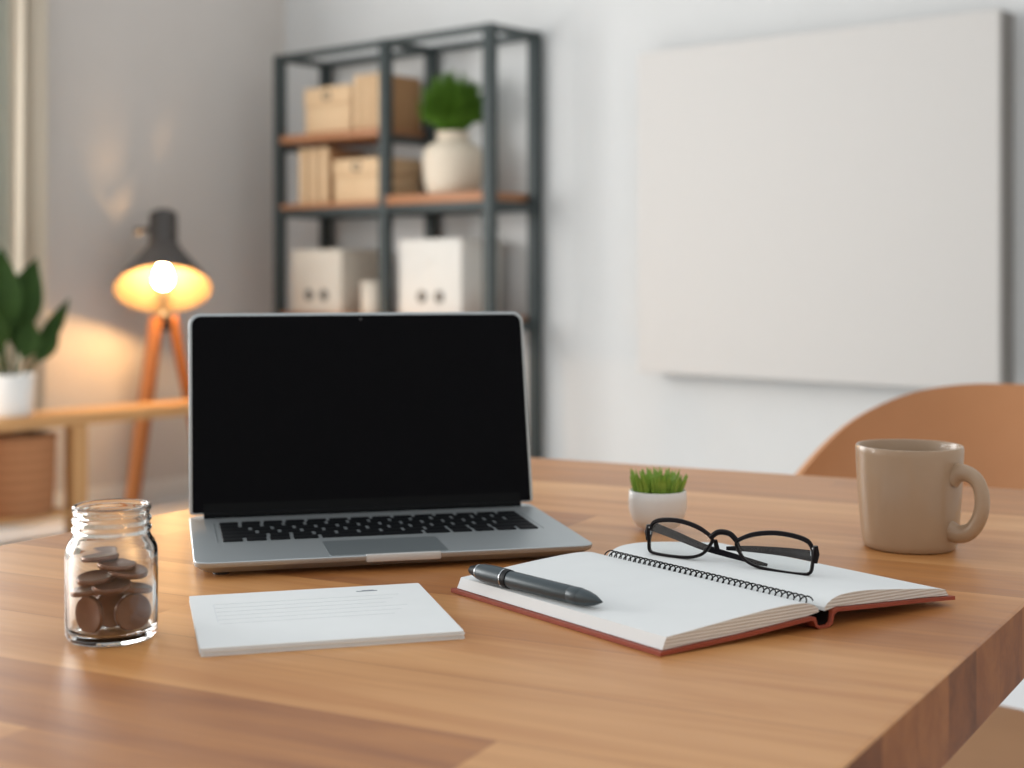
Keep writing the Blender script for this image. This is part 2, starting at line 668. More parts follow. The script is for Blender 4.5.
shelf = thing('shelving_unit', 'tall dark grey metal shelving unit with wooden boards against the wall', 'shelf', SO, ROOM_ROT)
hp = 0.021
for x in (0, MID, SW):
    for y in (0, SD):
        s = Shape()
        s.box(x - hp, x + hp, y - hp, y + hp, 0, SH, 0.003)
        s.build('post', M['steel'], shelf)
LA, LB, LC, LD = 1.525, 1.226, 0.765, 0.16


def rail(x0, x1, y0, y1, z, h=0.034):
    s = Shape()
    s.box(x0, x1, y0, y1, z - h / 2, z + h / 2, 0.003)
    s.build('rail', M['steel'], shelf)


for z in (SH - 0.014, LB, LC, LD):
    h_ = 0.028 if z > 1.5 else 0.034
    for y in (0, SD):
        rail(hp, MID - hp, y - 0.013, y + 0.013, z, h_)
        rail(MID + hp, SW - hp, y - 0.013, y + 0.013, z, h_)
    for x in (0, MID, SW):
        rail(x - 0.013, x + 0.013, hp, SD - hp, z, h_)
for x in (0, MID):
    rail(x - 0.014, x + 0.014, hp, SD - hp, LA - 0.014, 0.03)
BT = 0.022


def board(x0, x1, z0, t):
    s = Shape()
    s.box(x0, x1, -0.02, SD + 0.02, z0, z0 + t, 0.003)
    s.build('shelf_board', M['shelf_wood'], shelf)


board(hp + .001, MID - hp - .001, LA + .001, 0.032)
board(hp + .001, MID - hp - .001, LB + .017, 0.020)
board(MID + hp + .001, SW - hp - .001, LB + .017, 0.036)
for z in (LC, LD):
    board(hp + .001, MID - hp - .001, z + .017, 0.02)
    board(MID + hp + .001, SW - hp - .001, z + .017, 0.02)
TA, TBL, TBR, TC = LA + .033, LB + .037, LB + .053, LC + .037


def lidded_box(x0, x1, y0, y1, z, h, label, m):
    t = thing('storage_box', label, 'box', on_shelf((x0 + x1) / 2, (y0 + y1) / 2, z), ROOM_ROT, 'boxes on the metal shelves')
    hw, hd = (x1 - x0) / 2, (y1 - y0) / 2
    s = Shape()
    s.box(-hw + .004, hw - .004, -hd + .004, hd - .004, 0, h * 0.60, 0.004)
    s.build('body', m, t)
    s = Shape()
    s.box(-hw, hw, -hd, hd, h * 0.60 + 0.001, h, 0.006)
    l = s.build('lid', m, t)
    s = Shape()
    s.tube([(0.022 * math.cos(a), -hd - 0.003, h * 0.80 + 0.014 * math.sin(a)) for a in [2 * PI * k / 16 for k in range(16)]], 0.004, 6, True)
    s.build('ring_pull', M['handle'], l)
    return t


def slat_box(x0, x1, y0, y1, z, h, label, n=3):
    t = thing('slatted_box', label, 'box', on_shelf((x0 + x1) / 2, (y0 + y1) / 2, z), ROOM_ROT, 'boxes on the metal shelves')
    hw, hd = (x1 - x0) / 2, (y1 - y0) / 2
    s = Shape()
    s.box(-hw + .003, hw - .003, -hd + .012, hd, 0, h - .004, 0.003)
    s.build('body', M['box_dark'], t)
    wd = 2 * hw / n
    for k in range(n):
        s = Shape()
        s.box(-hw + k * wd + .008, -hw + (k + 1) * wd - .008, -hd, -hd + .011, 0, h, 0.003)
        s.build('slat', M['box'], t)
    return t


lidded_box(0.145, 0.440, 0.010, 0.20, TA, 0.195, 'pale lidded wooden box with ring pull on the topmost shelf board', M['box'])
slat_box(0.462, 0.632, 0.000, 0.23, TA, 0.224, 'upright pale box with vertical slats on the topmost shelf board')
slat_box(0.106, 0.306, 0.008, 0.22, TBL, 0.236, 'upright pale box with vertical slats on the second shelf board')
lidded_box(0.340, 0.632, 0.000, 0.23, TBL, 0.178, 'low pale lidded wooden box with ring pull on the second shelf board', M['box'])


def white_storage(x0, x1, y0, y1, z, h, label, m):
    t = thing('storage_bin', label, 'box', on_shelf((x0 + x1) / 2, (y0 + y1) / 2, z), ROOM_ROT, 'boxes on the metal shelves')
    hw, hd = (x1 - x0) / 2, (y1 - y0) / 2
    s = Shape()
    s.box(-hw, hw, -hd, hd, 0, h, 0.006)
    s.build('body', m, t)
    for dx in (-0.040, 0.055):
        s = Shape()
        s.lathe([(0.0, 0.0), (0.024, 0.0), (0.024, 0.005), (0.014, 0.008), (0.0, 0.004)], 20, Matrix.Translation((dx, -hd, 0.075)) @ Matrix.Rotation(PI / 2, 4, 'X'))
        s.build('eyelet', M['handle'], t)
    s = Shape()
    s.box(-0.03, 0.03, -hd - 0.002, -hd, h * .68, h * .68 + 0.022, 0.0008)
    s.build('label_plate', m, t)
    return t


white_storage(0.067, 0.385, 0.005, 0.24, TC, 0.268, 'cream storage box with two round eyelets on the lower shelf at left', M['cream_box'])
white_storage(0.728, 1.067, 0.005, 0.24, TC, 0.302, 'white storage box with two round eyelets on the lower shelf at right', M['white_box'])
jar_t = thing('canister', 'small round cream canister between the two boxes on the lower shelf', 'canister', on_shelf(0.530, 0.060, TC), ROOM_ROT)
Shape().lathe([(0, 0), (.050, 0), (.055, .006), (.056, .10), (.054, .106), (0, .106)], 32).build('body', M['cream_box'], jar_t)
Shape().lathe([(0, .107), (.058, .107), (.058, .128), (.052, .134), (0, .134)], 32).build('lid', M['cream_box'], jar_t)

vase = thing('potted_grass', 'round cream vase of bushy green grass on the right shelf board', 'plant', on_shelf(0.935, 0.100, TBR), ROOM_ROT)
Shape().lathe([(0, 0), (.090, 0), (.103, .010), (.114, .05), (.119, .110), (.119, .150), (.112, .178), (.095, .196), (.072, .206), (.062, .215), (.062, .235), (.070, .246),
               (.063, .247), (.055, .235), (.053, .21), (0, .21)], 48).build('vase_body', M['vase'], vase)
s = Shape()
rg = random.Random(3)
for k in range(520):
    a = rg.uniform(0, 2 * PI)
    el = math.acos(rg.uniform(-0.35, 1.0))
    L_ = rg.uniform(.095, .155)
    d = Vector((math.sin(el) * math.cos(a), math.sin(el) * math.sin(a), math.cos(el)))
    p0 = Vector((.030 * math.cos(a), .030 * math.sin(a), .235 + rg.uniform(0, .03)))
    c = Vector((0, 0, .345))
    p2 = c + d * L_
    p1 = (p0 + p2) / 2 + Vector((0, 0, .02))
    s.tube([p0, p1, p2], [.004, .008, .0015], 4)
s.build('grass', M['grass_dark'], vase)

# ------------------------------------------------------------------ console against the left wall
con = thing('console_table', 'low oak console table by the left wall under the plant', 'table', R(0.34, 0.62), ROOM_ROT)
# local x = away from the left wall, local y = -b
s = Shape()
s.box(0, 0.22, -2.5, 0, 0.418, 0.460, 0.004)
s.build('table_top', M['console'], con)
for y in (-0.06, -0.800, -2.46):
    for x0 in ((0.003, 0.155) if y != -0.800 else (0.155,)):
        s = Shape()
        s.box(x0, x0 + 0.06, y - 0.030, y + 0.030, 0, 0.4175, 0.003)
        s.build('leg', M['console'], con)
s = Shape()
s.box(0.004, 0.213, -2.429, -0.831, 0.095, 0.113, 0.003)
s.build('lower_shelf', M['console'], con)

bk = thing('basket', 'round woven brown basket on the low shelf of the console table', 'basket', R(0.462, 1.610, 0.1135), ROOM_ROT)
Shape().lathe([(0, 0), (.112, 0), (.117, .01), (.124, .12), (.127, .24), (.127, .262), (.118, .262), (.116, .24), (.106, .02), (0, .018)], 48).build('basket_body', M['basket'], bk)
Shape().lathe([(.116, .262), (.130, .262), (.132, .270), (.130, .278), (.116, .278), (.114, .27)], 48, None, True).build('rim', M['basket'], bk)

pl = thing('potted_plant', 'broad-leaved green plant in a white pot on the console table', 'plant', R(0.45, 1.636, 0.4602), ROOM_ROT)
Shape().lathe([(0, 0), (.070, 0), (.076, .006), (.085, .150), (.079, .150), (.074, .125), (0, .122)], 40).build('pot', M['pot'], pl)
Shape().lathe([(0, .1225), (.0735, .1255), (.073, .13), (0, .135)], 32).build('soil', M['soil'], pl)


def leaf(base, tip, bend, width, label='leaf'):
    b, t = Vector(base), Vector(tip)
    mid = (b + t) / 2 + Vector(bend)
    n = 16
    C = [(1 - q) ** 2 * b + 2 * q * (1 - q) * mid + q * q * t for q in [i / n for i in range(n + 1)]]
    view = (Vector((0, 0, 0.97)) - pl.location).normalized()
    loc_view = Matrix.Rotation(-ROOM_ROT, 3, 'Z') @ view

    def fn(u, v):
        i = min(int(u * n + 1e-6), n)
        d = (C[min(i + 1, n)] - C[max(i - 1, 0)]).normalized()
        sd = d.cross(loc_view).normalized()
        nr = sd.cross(d).normalized()
        st = 0.32
        wv = 0.10 if u < st else max(0.02, math.sin(PI * ((u - st) / (1 - st)) ** 0.8))
        off = (v - .5) * 2
        p = C[i] + sd * off * width * wv + nr * abs(off) * width * wv * 0.35
        return p, nr
    s_ = Shape()
    s_.sheet(fn, n, 6, 0.002)
    s_.build('leaf', M['leaf'], pl, angle=70)


# camera-right direction in the plant's own frame
cr_ = Matrix.Rotation(-ROOM_ROT, 3, 'Z') @ Vector((0.94, 0.34, 0))
dp_ = Matrix.Rotation(-ROOM_ROT, 3, 'Z') @ Vector((0.34, -0.94, 0))


def pp(r, f, z):
    v = cr_ * r + dp_ * f
    return (v.x, v.y, z)


leaf(pp(-.01, 0.02, .13), pp(-0.030, .05, .600), pp(-0.03, .0, 0.02), .075)
leaf(pp(.01, .0, .13), pp(.088, -.02, .565), pp(-.03, 0, .02), .066)
leaf(pp(.03, .01, .13), pp(.200, .0, .420), pp(.01, 0, .0), .032)
leaf(pp(.03, .03, .13), pp(.160, .05, .315), pp(.03, 0, .01), .032)
leaf(pp(-.02, .0, .13), pp(-.13, -.02, .530), pp(.0, 0, .05), .05)
leaf(pp(-.03, .02, .13), pp(-.20, .04, .42), pp(-.02, 0, .06), .042)
leaf(pp(.01, .04, .13), pp(.075, .10, .34), pp(.02, .02, .02), .040)
leaf(pp(-.02, .03, .13), pp(-.06, .12, .38), pp(-.02, .02, .05), .05)
leaf(pp(.01, -.03, .13), pp(.04, -.06, .46), pp(.0, -.02, .0), .055)

# ------------------------------------------------------------------ tripod lamp
lp = thing('tripod_lamp', 'lit floor lamp with dark grey shade on an orange wooden tripod', 'lamp', R(0.24, 0.841), ROOM_ROT)
hub = 0.765
for (fx, fy) in ((0.045, -0.20), (0.045, 0.20), (-0.20, 0.0)):
    d = Vector((fx, fy, 0)).normalized()
    s = Shape()
    p0 = Vector((d.x * .040, d.y * .040, hub + .02))
    p1 = Vector((fx, fy, 0.006))
    s.tube([p0, p0.lerp(p1, .5), p1], [.030, .029, .020], 12, flat=(1.0, .75))
    s.build('leg', M['lamp_leg'], lp)
Shape().lathe([(0, hub - .03), (.030, hub - .03), (.034, hub - .02), (.034, hub + .035), (.02, hub + .05), (.010, hub + .055), (.010, hub + .17), (0, hub + .17)], 24).build('hub', M['black_plastic'], lp)
# shade: axis leans so that the mouth opens downward and towards the room's middle
to_cam = Matrix.Rotation(-ROOM_ROT, 3, 'Z') @ Vector((0.237, -0.971, 0))
tilt = math.radians(30)
ax = (to_cam * math.sin(tilt) + Vector((0, 0, -math.cos(tilt)))).normalized()
mouth = Vector((0, 0, 0.905)) + to_cam * 0.085
q = Vector((0, 0, -1)).rotation_difference(ax)
shade_m = Matrix.Translation(mouth) @ q.to_matrix().to_4x4()        # local z points back along the axis, 0 at the mouth
out = [(.192, 0), (.188, .012), (.146, .075), (.104, .135), (.072, .185), (.060, .215), (.058, .225), (.058, .345), (.052, .356), (0, .358)]
inn = [(0, .200), (.058, .198), (.068, .180), (.101, .130), (.146, .071), (.1925, .010), (.197, 0)]
sh = Shape().lathe(out[:-3] + [(.0575, .345), (.050, .353), (.030, .355), (.028, .345), (.050, .340), (.054, .330), (.054, .222), (.057, .212), (.0695, .183), (.1015, .133), (.1435, .073), (.1862, .011), (.1905, -.001)], 56, shade_m, True).build('lamp_shade', M['lampshade'], lp)
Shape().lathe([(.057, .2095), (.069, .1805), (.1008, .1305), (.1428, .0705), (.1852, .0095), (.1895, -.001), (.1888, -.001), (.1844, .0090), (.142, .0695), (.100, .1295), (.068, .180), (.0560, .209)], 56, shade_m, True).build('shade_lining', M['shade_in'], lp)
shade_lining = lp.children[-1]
# hole added in the cone's rear to throw the warm patch on the wall
hole_dir = shade_m.inverted().to_3x3() @ (Matrix.Rotation(-ROOM_ROT, 3, 'Z') @ Vector((-.28, .166, .50)))
va = math.atan2(hole_dir.y, hole_dir.x)
inv_m = shade_m.inverted()
for ob in (sh, shade_lining):
    b_ = bmesh.new()
    b_.from_mesh(ob.data)
    kill = []
    for f_ in b_.faces:
        c_ = inv_m @ f_.calc_center_median()
        dv = (math.atan2(c_.y, c_.x) - va + PI) % (2 * PI) - PI
        if .160 < c_.z < .218 and abs(dv) < math.radians(30) and math.hypot(c_.x, c_.y) > .05:
            kill.append(f_)
    bmesh.ops.delete(b_, geom=kill, context='FACES')
    b_.to_mesh(ob.data)
    b_.free()
s = Shape()
s.lathe([(0, .30), (.016, .30), (.018, .225), (.020, .13), (.014, .125), (0, .125)], 20, shade_m)
s.build('bulb_holder', M['black_plastic'], lp)
bl = Shape()
bl.lathe([(0, .125), (.013, .124), (.018, .105), (.028, .080), (.034, .055), (.034, .040), (.028, .022), (.016, .012), (0, .009)], 28, shade_m)
bl.build('bulb', M['bulb'], lp)
s = Shape()
side = cr_
n0 = shade_m @ Vector((0, 0, .285))
s.tube([n0 - side * .055, n0 - side * .085 - Vector((0, 0, .006)), n0 - side * .115 - Vector((0, 0, .012))], [.010, .012, .016], 12)
s.build('switch_knob', M['lampshade'], lp)
s = Shape()
s.tube(smooth_curve([(0, 0, hub + .16), Vector((0, 0, hub + .20)) - to_cam * .05, (shade_m @ Vector((0, 0, .30))) - to_cam * .062], 6), .009, 10)
s.build('neck', M['black_plastic'], lp)

# ------------------------------------------------------------------ shell chair beyond the table
cx_, cy_ = 0.57, 1.80
chr_ = math.atan2(0.851, 0.526) - PI / 2          # local +y points at the back of the chair
ch = thing('shell_chair', 'tan curved shell chair behind the table beyond the mug', 'chair', (cx_, cy_, 0), chr_)


RIM = [(p.x, p.y) for p in smooth_curve([(0, .808, 0), (15, .805, 0), (30, .789, 0), (45, .752, 0), (60, .688, 0), (75, .612, 0), (90, .555, 0), (106, .52, 0)], 8)]


def rim(phi):
    d = abs(math.degrees(phi))
    pts = RIM
    for (a, za), (b, zb) in zip(pts[:-1], pts[1:]):
        if a <= d <= b:
            k = (d - a) / (b - a)
            return za + (zb - za) * k
    return .53


def shell(u, v):
    phi = (u - .5) * 2 * math.radians(100)
    zt = rim(phi)
    z0 = .475
    z = z0 + (zt - z0) * v
    rr = .235 + .075 * math.sin(min(1, v * 1.1) * PI / 2)
    p = (-math.sin(phi) * rr, math.cos(phi) * rr, z)
    nr = (-math.sin(phi), math.cos(phi), -.25)
    return p, nr


Shape().sheet(shell, 60, 14, 0.016).build('backrest', M['chair'], ch, angle=70)
seat_out = [(.225 * math.cos(a) * 1.0, -.145 + .200 * math.sin(a)) for a in [2 * PI * k / 48 for k in range(48)]]
Shape().prism(seat_out, .385, .420, .012, 4).build('seat', M['seat'], ch)
for sx in (-1, 1):
    s = Shape()
    s.tube([(sx * .14, -.02, .384), (sx * .18, .13, .40), (sx * .17, .175, .50)], .011, 10)
    s.build('back_support', M['chair_leg'], ch)
for sx in (-1, 1):
    for y0, y1 in ((-.24, -.29), (-.06, .05)):
        s = Shape()
        s.tube([(sx * .12, y0, .384), (sx * .19, y1, .0)], [.018, .011], 12)
        s.build('leg', M['chair_leg'], ch)

# ------------------------------------------------------------------ desk
TZ = 0.75
e1 = Vector((0.8898, -0.4563, 0))       # along the grain and the far edge
e2 = Vector((0.5257, 0.8507, 0))        # along the right and left edges
far_l = Vector((-0.0498, 1.744, 0))
trz = math.atan2(e1.y, e1.x)
table = thing('desk', 'large orange-brown wooden desk in the foreground', 'desk', (far_l.x, far_l.y, 0), trz)
loc_e2 = Matrix.Rotation(-trz, 3, 'Z') @ e2
W_, L_ = 0.753, 1.75
P0 = Vector((0, 0, 0))
P1 = Vector((W_, 0, 0))
P2 = P1 - loc_e2 * L_
P3 = P0 - loc_e2 * L_
Shape().prism([(p.x, p.y) for p in (P3, P2, P1, P0)], TZ - .05, TZ, .0025, 3).build('table_top', [M['table'], M['table_end']], table)
for p_ in table.children[0].data.polygons:
    if abs(p_.normal.z) < .5 and abs(p_.normal.x) > .7:
        p_.material_index = 1
for fx, fy in ((.10, .10), (.945, .045), (.10, .94), (.90, .94)):
    c = P1 * fx - loc_e2 * (L_ * fy)
    s = Shape()
    s.tube([(c.x, c.y, TZ - .051), (c.x, c.y, 0)], [.040, .030], 16)
    s.build('leg', M['table'], table)

# ------------------------------------------------------------------ laptop
LA_ = math.radians(13.7)
lt = thing('laptop', 'open silver laptop with a black blank screen on the desk', 'laptop', (-0.2278, 1.0225, TZ), LA_)
BW, BD = 0.3005, 0.205
zb0, zb1 = 0.0032, 0.0120
ro = rrect(0, BW, 0, BD, .011, 7)
ri = rrect(.0075, BW - .0075, .0075, BD - .0075, .009, 7)
rm = rrect(.0008, BW - .0008, .0008, BD - .0008, .0105, 7)
nb_ = len(ro)
lv = [(ri, zb0), (rm, zb1 - .0040), (ro, zb1 - .0022), (ro, zb1 - .0006), (rrect(.0006, BW - .0006, .0006, BD - .0006, .0106, 7), zb1)]
V_ = [(x, y, z) for o_, z in lv for x, y in o_]
F_ = [tuple(range(nb_))[::-1], tuple(range((len(lv) - 1) * nb_, len(lv) * nb_))]
for l_ in range(len(lv) - 1):
    for i in range(nb_):
        j = (i + 1) % nb_
        F_.append((l_ * nb_ + i, l_ * nb_ + j, (l_ + 1) * nb_ + j, (l_ + 1) * nb_ + i))
Shape().raw(V_, F_).build('base', M['alu'], lt, angle=30)
for px in (.02, BW - .02):
    for py in (.02, BD - .02):
        Shape().lathe([(0, 0), (.006, 0), (.006, zb0 + .0005), (0, zb0 + .0005)], 14, Matrix.Translation((px, py, 0))).build('foot', M['black_plastic'], lt)
Shape().prism(rrect(.098, .187, .0045, .0625, .003, 4), zb1 - .0002, zb1 + .00025).build('trackpad', M['alu_pad'], lt)
Shape().prism(rrect(.124, .180, -.0012, .0030, .0010, 4), zb1 - .0050, zb1 + .0005, .0005).build('lid_notch', M['alu_lip'], lt)
# keys
key_mesh = {}


def key(x, y, wd, dp):
    k = (round(wd, 4), round(dp, 4))
    if k not in key_mesh:
        o = Shape().prism(rrect(0, wd, 0, dp, .0012, 3), 0, .0011, .0003, 1).build('key', M['key'], lt)
        key_mesh[k] = o.data
    else:
        o = bpy.data.objects.new('key', key_mesh[k])
        COL.objects.link(o)
        o.parent = lt
    o.location = (x, y, zb1 - .0001)


KX0, KX1 = .0235, .2755
rows = [(.0085, [1] * 14), (.0132, [1] * 13 + [1.5]), (.0132, [1.5] + [1] * 13), (.0132, [1.8] + [1] * 11 + [1.8]),
        (.0132, [2.3] + [1] * 10 + [2.3]), (.0132, [1, 1, 1, 1.25, 5.2, 1.25, 1, 1, 1, 1])]
y = .161
for dp, ws in rows:
    y -= dp
    tot = sum(ws)
    gap = .0029
    unit = (KX1 - KX0 - gap * (len(ws) - 1)) / tot
    x = KX0
    for w_ in ws:
        key(x, y, unit * w_, dp)
        x += unit * w_ + gap
    y -= .0019
# fine seams beside the keyboard
for x in (.0195, .2800):
    s = Shape()
    s.box(x - .0005, x + .0005, .078, .160, zb1 - .0002, zb1 + .0002)
    s.build('seam', M['alu_pad'], lt)
# lid
lid_tilt = math.atan2(.040, .170)
LH = .1738
lid_m = Matrix.Translation((0, .190, zb1 + .0035)) @ Matrix.Rotation(-lid_tilt, 4, 'X') @ Matrix.Rotation(PI / 2, 4, 'X')
# in the lid frame x is along the hinge, y runs up the screen, z towards the user
lid = Shape().prism(rrect(0, BW, 0, LH, .010, 7, (.010, .010, .003, .003)), -.0045, 0, .001, 2, lid_m).build('lid', M['alu'], lt)
Shape().prism(rrect(.0026, BW - .0026, .0010, LH - .0028, .008, 7, (.008, .008, .002, .002)), 0.0001, .0007, .0002, 1, lid_m).build('screen', M['screen'], lid)
Shape().prism(rrect(.012, BW - .012, .0014, .0085, .001, 3), .0007, .0011, 0, 1, lid_m).build('lower_bezel', M['bezel'], lid)
Shape().lathe([(0, 0), (.0016, 0), (.0016, .0002), (0, .0002)], 14, lid_m @ Matrix.Translation((BW / 2, LH - .0062, .0007))).build('webcam', M['lens_dot'], lid)
s = Shape()
s.tube([(.012, .192, zb1 + .0020), (BW - .012, .192, zb1 + .0020)], .0040, 14)
s.build('hinge', M['bezel'], lt)

# ------------------------------------------------------------------ notepad
npd = thing('notepad', 'white paper pad with faint printed lines in front of the laptop', 'notepad', (-.1785, .8174, TZ), math.radians(15.2))
NW, ND, NT = .1555, .1385, .0048
s = Shape()
for k in range(4):
    j = random.Random(k).uniform(-.0004, .0004)
    s.prism(rrect(j, NW + j, 0 - j, ND - j, .0015, 3), k * NT / 4 + .0001, (k + 1) * NT / 4 - .00005)
s.build('paper_stack', M['paper'], npd)
s = Shape()
for k in range(6):
    s.box(.014, NW - .020 - (k % 3) * .006, ND - .030 - k * .0105, ND - .0293 - k * .0105, NT - .00005, NT + .00005)
s.box(.0135, .0142, .062, ND - .030, NT - .00005, NT + .00005)
s.build('printed_lines', M['print'], npd, smooth=False)
s = Shape()
s.box(NW - .046, NW - .032, ND - .0165, ND - .0145, NT - .00005, NT + .00006)
s.box(NW - .042, NW - .034, ND - .0138, ND - .0128, NT - .00005, NT + .00006)
s.build('printed_mark', M['print_dark'], npd, smooth=False)

# ------------------------------------------------------------------ open notebook
nb = thing('notebook', 'open notebook with red-brown cover and black wire spiral under pen and glasses', 'notebook', (.192, .885, TZ), 0)
S_ = Vector((-.608, .794, 0))
U_ = Vector((.856, .520, 0))
NL = .204


def nbp(a, b, z):
    return S_ * a + U_ * b + Vector((0, 0, z))


def extrude_profile(prof, a0, a1):
    """closed (b, z) outline swept along the spine"""
    n = len(prof)
    V = [nbp(a0, b, z) for b, z in prof] + [nbp(a1, b, z) for b, z in prof]
    F = [tuple(range(n))[::-1], tuple(range(n, 2 * n))]
    for i in range(n):
        j = (i + 1) % n
        F.append((i, j, j + n, i + n))
    return V, F


cov = [(-.1265, .0003), (-.06, .0030), (-.0110, .0062), (-.0084, .0055), (-.0072, .0024), (-.0042, .0003), (.0042, .0003), (.0072, .0024), (.0084, .0074), (.0110, .0092),
       (.05, .0072), (.085, .0058), (.1165, .0040)]
up = [(b, z + .0024) for b, z in cov]
up[4], up[5], up[6], up[7] = (-.0058, .0034), (-.0036, .0016), (.0036, .0016), (.0058, .0034)
up[3], up[8] = (-.0070, .0078), (.0070, .0098)
Shape().raw(*extrude_profile(cov + up[::-1], -.002, NL + .003)).build('cover', M['cover'], nb, angle=50)
lin_ = [(-.0066, .0076), (-.0056, .0037), (-.0034, .0019), (.0034, .0019), (.0056, .0037), (.0066, .0096)]
lin_in = [(b * .86, z + .0004) for b, z in lin_]
Shape().raw(*extrude_profile(lin_ + lin_in[::-1], .0005, NL)).build('spine_shade_sheet', M['spine_shade'], nb, angle=50)  # thin dark sheet added to stand for shade in the hollow
TOPL = [(-.1205, .0102), (-.10, .0120), (-.075, .0143), (-.05, .0163), (-.03, .0175), (-.018, .0174), (-.010, .0162), (-.005, .0140), (-.0025, .0118)]
TOPR = [(.0025, .0125), (.005, .0150), (.012, .0180), (.022, .0192), (.035, .0192), (.055, .0176), (.08, .0150), (.100, .0128), (.1095, .0112)]


def interp(tab, b):
    for (b0, z0), (b1, z1) in zip(tab[:-1], tab[1:]):
        if b0 <= b <= b1:
            return z0 + (z1 - z0) * (b - b0) / (b1 - b0)
    return tab[0][1] if b < tab[0][0] else tab[-1][1]


upt = sorted(up)


def page_block(top, side):
    pts = smooth_curve([(b, z, 0) for b, z in top], 4)
    tp = [(p.x, p.y) for p in pts]
    bot = []
    n = 12
    b_in, b_out = (tp[-1][0], tp[0][0]) if side < 0 else (tp[0][0], tp[-1][0])
    for k in range(n + 1):
        b = b_in + (b_out - b_in) * k / n
        bb = b + side * .0030 * (k / n)
        bot.append((bb, interp(upt, bb) + .0004 if abs(bb) > .0072 else .0102))
    prof = tp + bot if side < 0 else tp[::-1] + bot
    a0, a1 = .0, NL
    V, F = extrude_profile(prof, a0, a1)
    o = Shape().raw(V, F).build('page_block', [M['paper'], M['paper_edge']], nb, angle=35)
    for p in o.data.polygons:
        if abs(p.normal.z) < .75 and abs(p.normal.dot(S_)) > .7:
            p.material_index = 1
    return o


pl_l = page_block(TOPL, -1)
pl_r = page_block(TOPR, 1)


def top_sheet(tab, side):
    lo, hi = tab[0][0], tab[-1][0]

    def fn(u, v):
        b = lo + (hi - lo) * u
        return nbp(.0015 + (NL - .003) * v, b, interp(tab, b) + .0006), (0, 0, 1)
    return fn


# wire spiral along the gutter
s = Shape()
turns = 37
pts = []
n = turns * 14
for i in range(n + 1):
    t = i / n
    a = t * (NL - .016) + .004
    ang = t * turns * 2 * PI
    pts.append(nbp(a, -.0075 + .0042 * math.cos(ang), .0165 + .0032 * math.sin(ang)))
s.tube(pts, .0005, 6)
s.build('wire_spiral', M['wire'], nb)

# ------------------------------------------------------------------ pen on the left page
p_tip = Vector((.0556, .8816, TZ))
p_end = Vector((-.0287, .9769, TZ))


def nb_ab(p):
    d = p - Vector((.192, .885, TZ))
    det = S_.x * U_.y - U_.x * S_.y
    return (d.x * U_.y - U_.x * d.y) / det, (S_.x * d.y - d.x * S_.y) / det


PR = .0064
ztip = TZ + interp(TOPL, nb_ab(p_tip)[1]) + .0058
zend = TZ + interp(TOPL, nb_ab(p_end)[1]) + PR + .0006
p_tip.z, p_end.z = ztip, zend
ln = (p_tip - p_end).length
pen = thing('pen', 'dark slate ballpoint pen lying on the left page of the notebook', 'pen', p_end)
pen.rotation_mode = 'QUATERNION'
pen.rotation_quaternion = Vector((0, 0, 1)).rotation_difference((p_tip - p_end).normalized())
k = ln / .128
z_ = lambda prof: [(r, q_ * k) for r, q_ in prof]
Shape().lathe(z_([(0, 0), (.0018, .0003), (.0028, .0015), (.0046, .0085), (.0048, .0098), (0, .0098)]), 32).build('end_cap', M['pen_dark'], pen)
Shape().lathe(z_([(0, .0099), (.0052, .0099), (.0053, .0103), (.0052, .0108), (0, .0108)]), 32).build('ring', M['chrome'], pen)
Shape().lathe(z_([(0, .0109), (.0052, .0109), (.0060, .015), (.0064, .025), (.0064, .0365), (0, .0365)]), 32).build('grip', M['pen'], pen)
Shape().lathe(z_([(0, .0366), (.0064, .0366), (.0065, .0371), (.0064, .0376), (0, .0376)]), 32).build('ring', M['chrome'], pen)
Shape().lathe(z_([(0, .0377), (.0061, .0377), (.0063, .0395), (.0061, .0418), (0, .0418)]), 32).build('collar', M['pen_dark'], pen)
Shape().lathe(z_([(0, .0419), (.0055, .0419), (.0057, .044), (.0056, .099), (.0054, .1000), (0, .1000)]), 32).build('barrel', M['pen'], pen)
Shape().lathe(z_([(0, .1001), (.0054, .1001), (.0056, .1006), (.0056, .1090), (.0054, .1096), (0, .1096)]), 32).build('front_band', M['pen'], pen)
Shape().lathe(z_([(0, .1097), (.0054, .1097), (.0049, .1150), (.0034, .1215), (.0014, .1262), (.0006, .1280), (0, .1280)]), 32).build('tip_cone', M['pen'], pen)

# ------------------------------------------------------------------ glasses on the right page
gz = TZ + .0190
gl = thing('glasses', 'folded dark-rimmed reading glasses standing on the right page of the notebook', 'glasses', (.0930, 1.0245, gz), math.atan2(-.618, .786))
lean = Matrix.Rotation(math.radians(-8), 4, 'X')
lens_pts = [(.0022, .0165), (.0060, .0222), (.0160, .0248), (.0300, .0252), (.0450, .0224), (.0562, .0170), (.0548, .0115), (.0495, .0055), (.0400, .0020), (.0250, .0008), (.0100, .0008), (.0034, .0024), (.0020, .0090)]
GW = .1325


def curve_y(x):
    return .006 * ((x - GW / 2) / (GW / 2)) ** 2


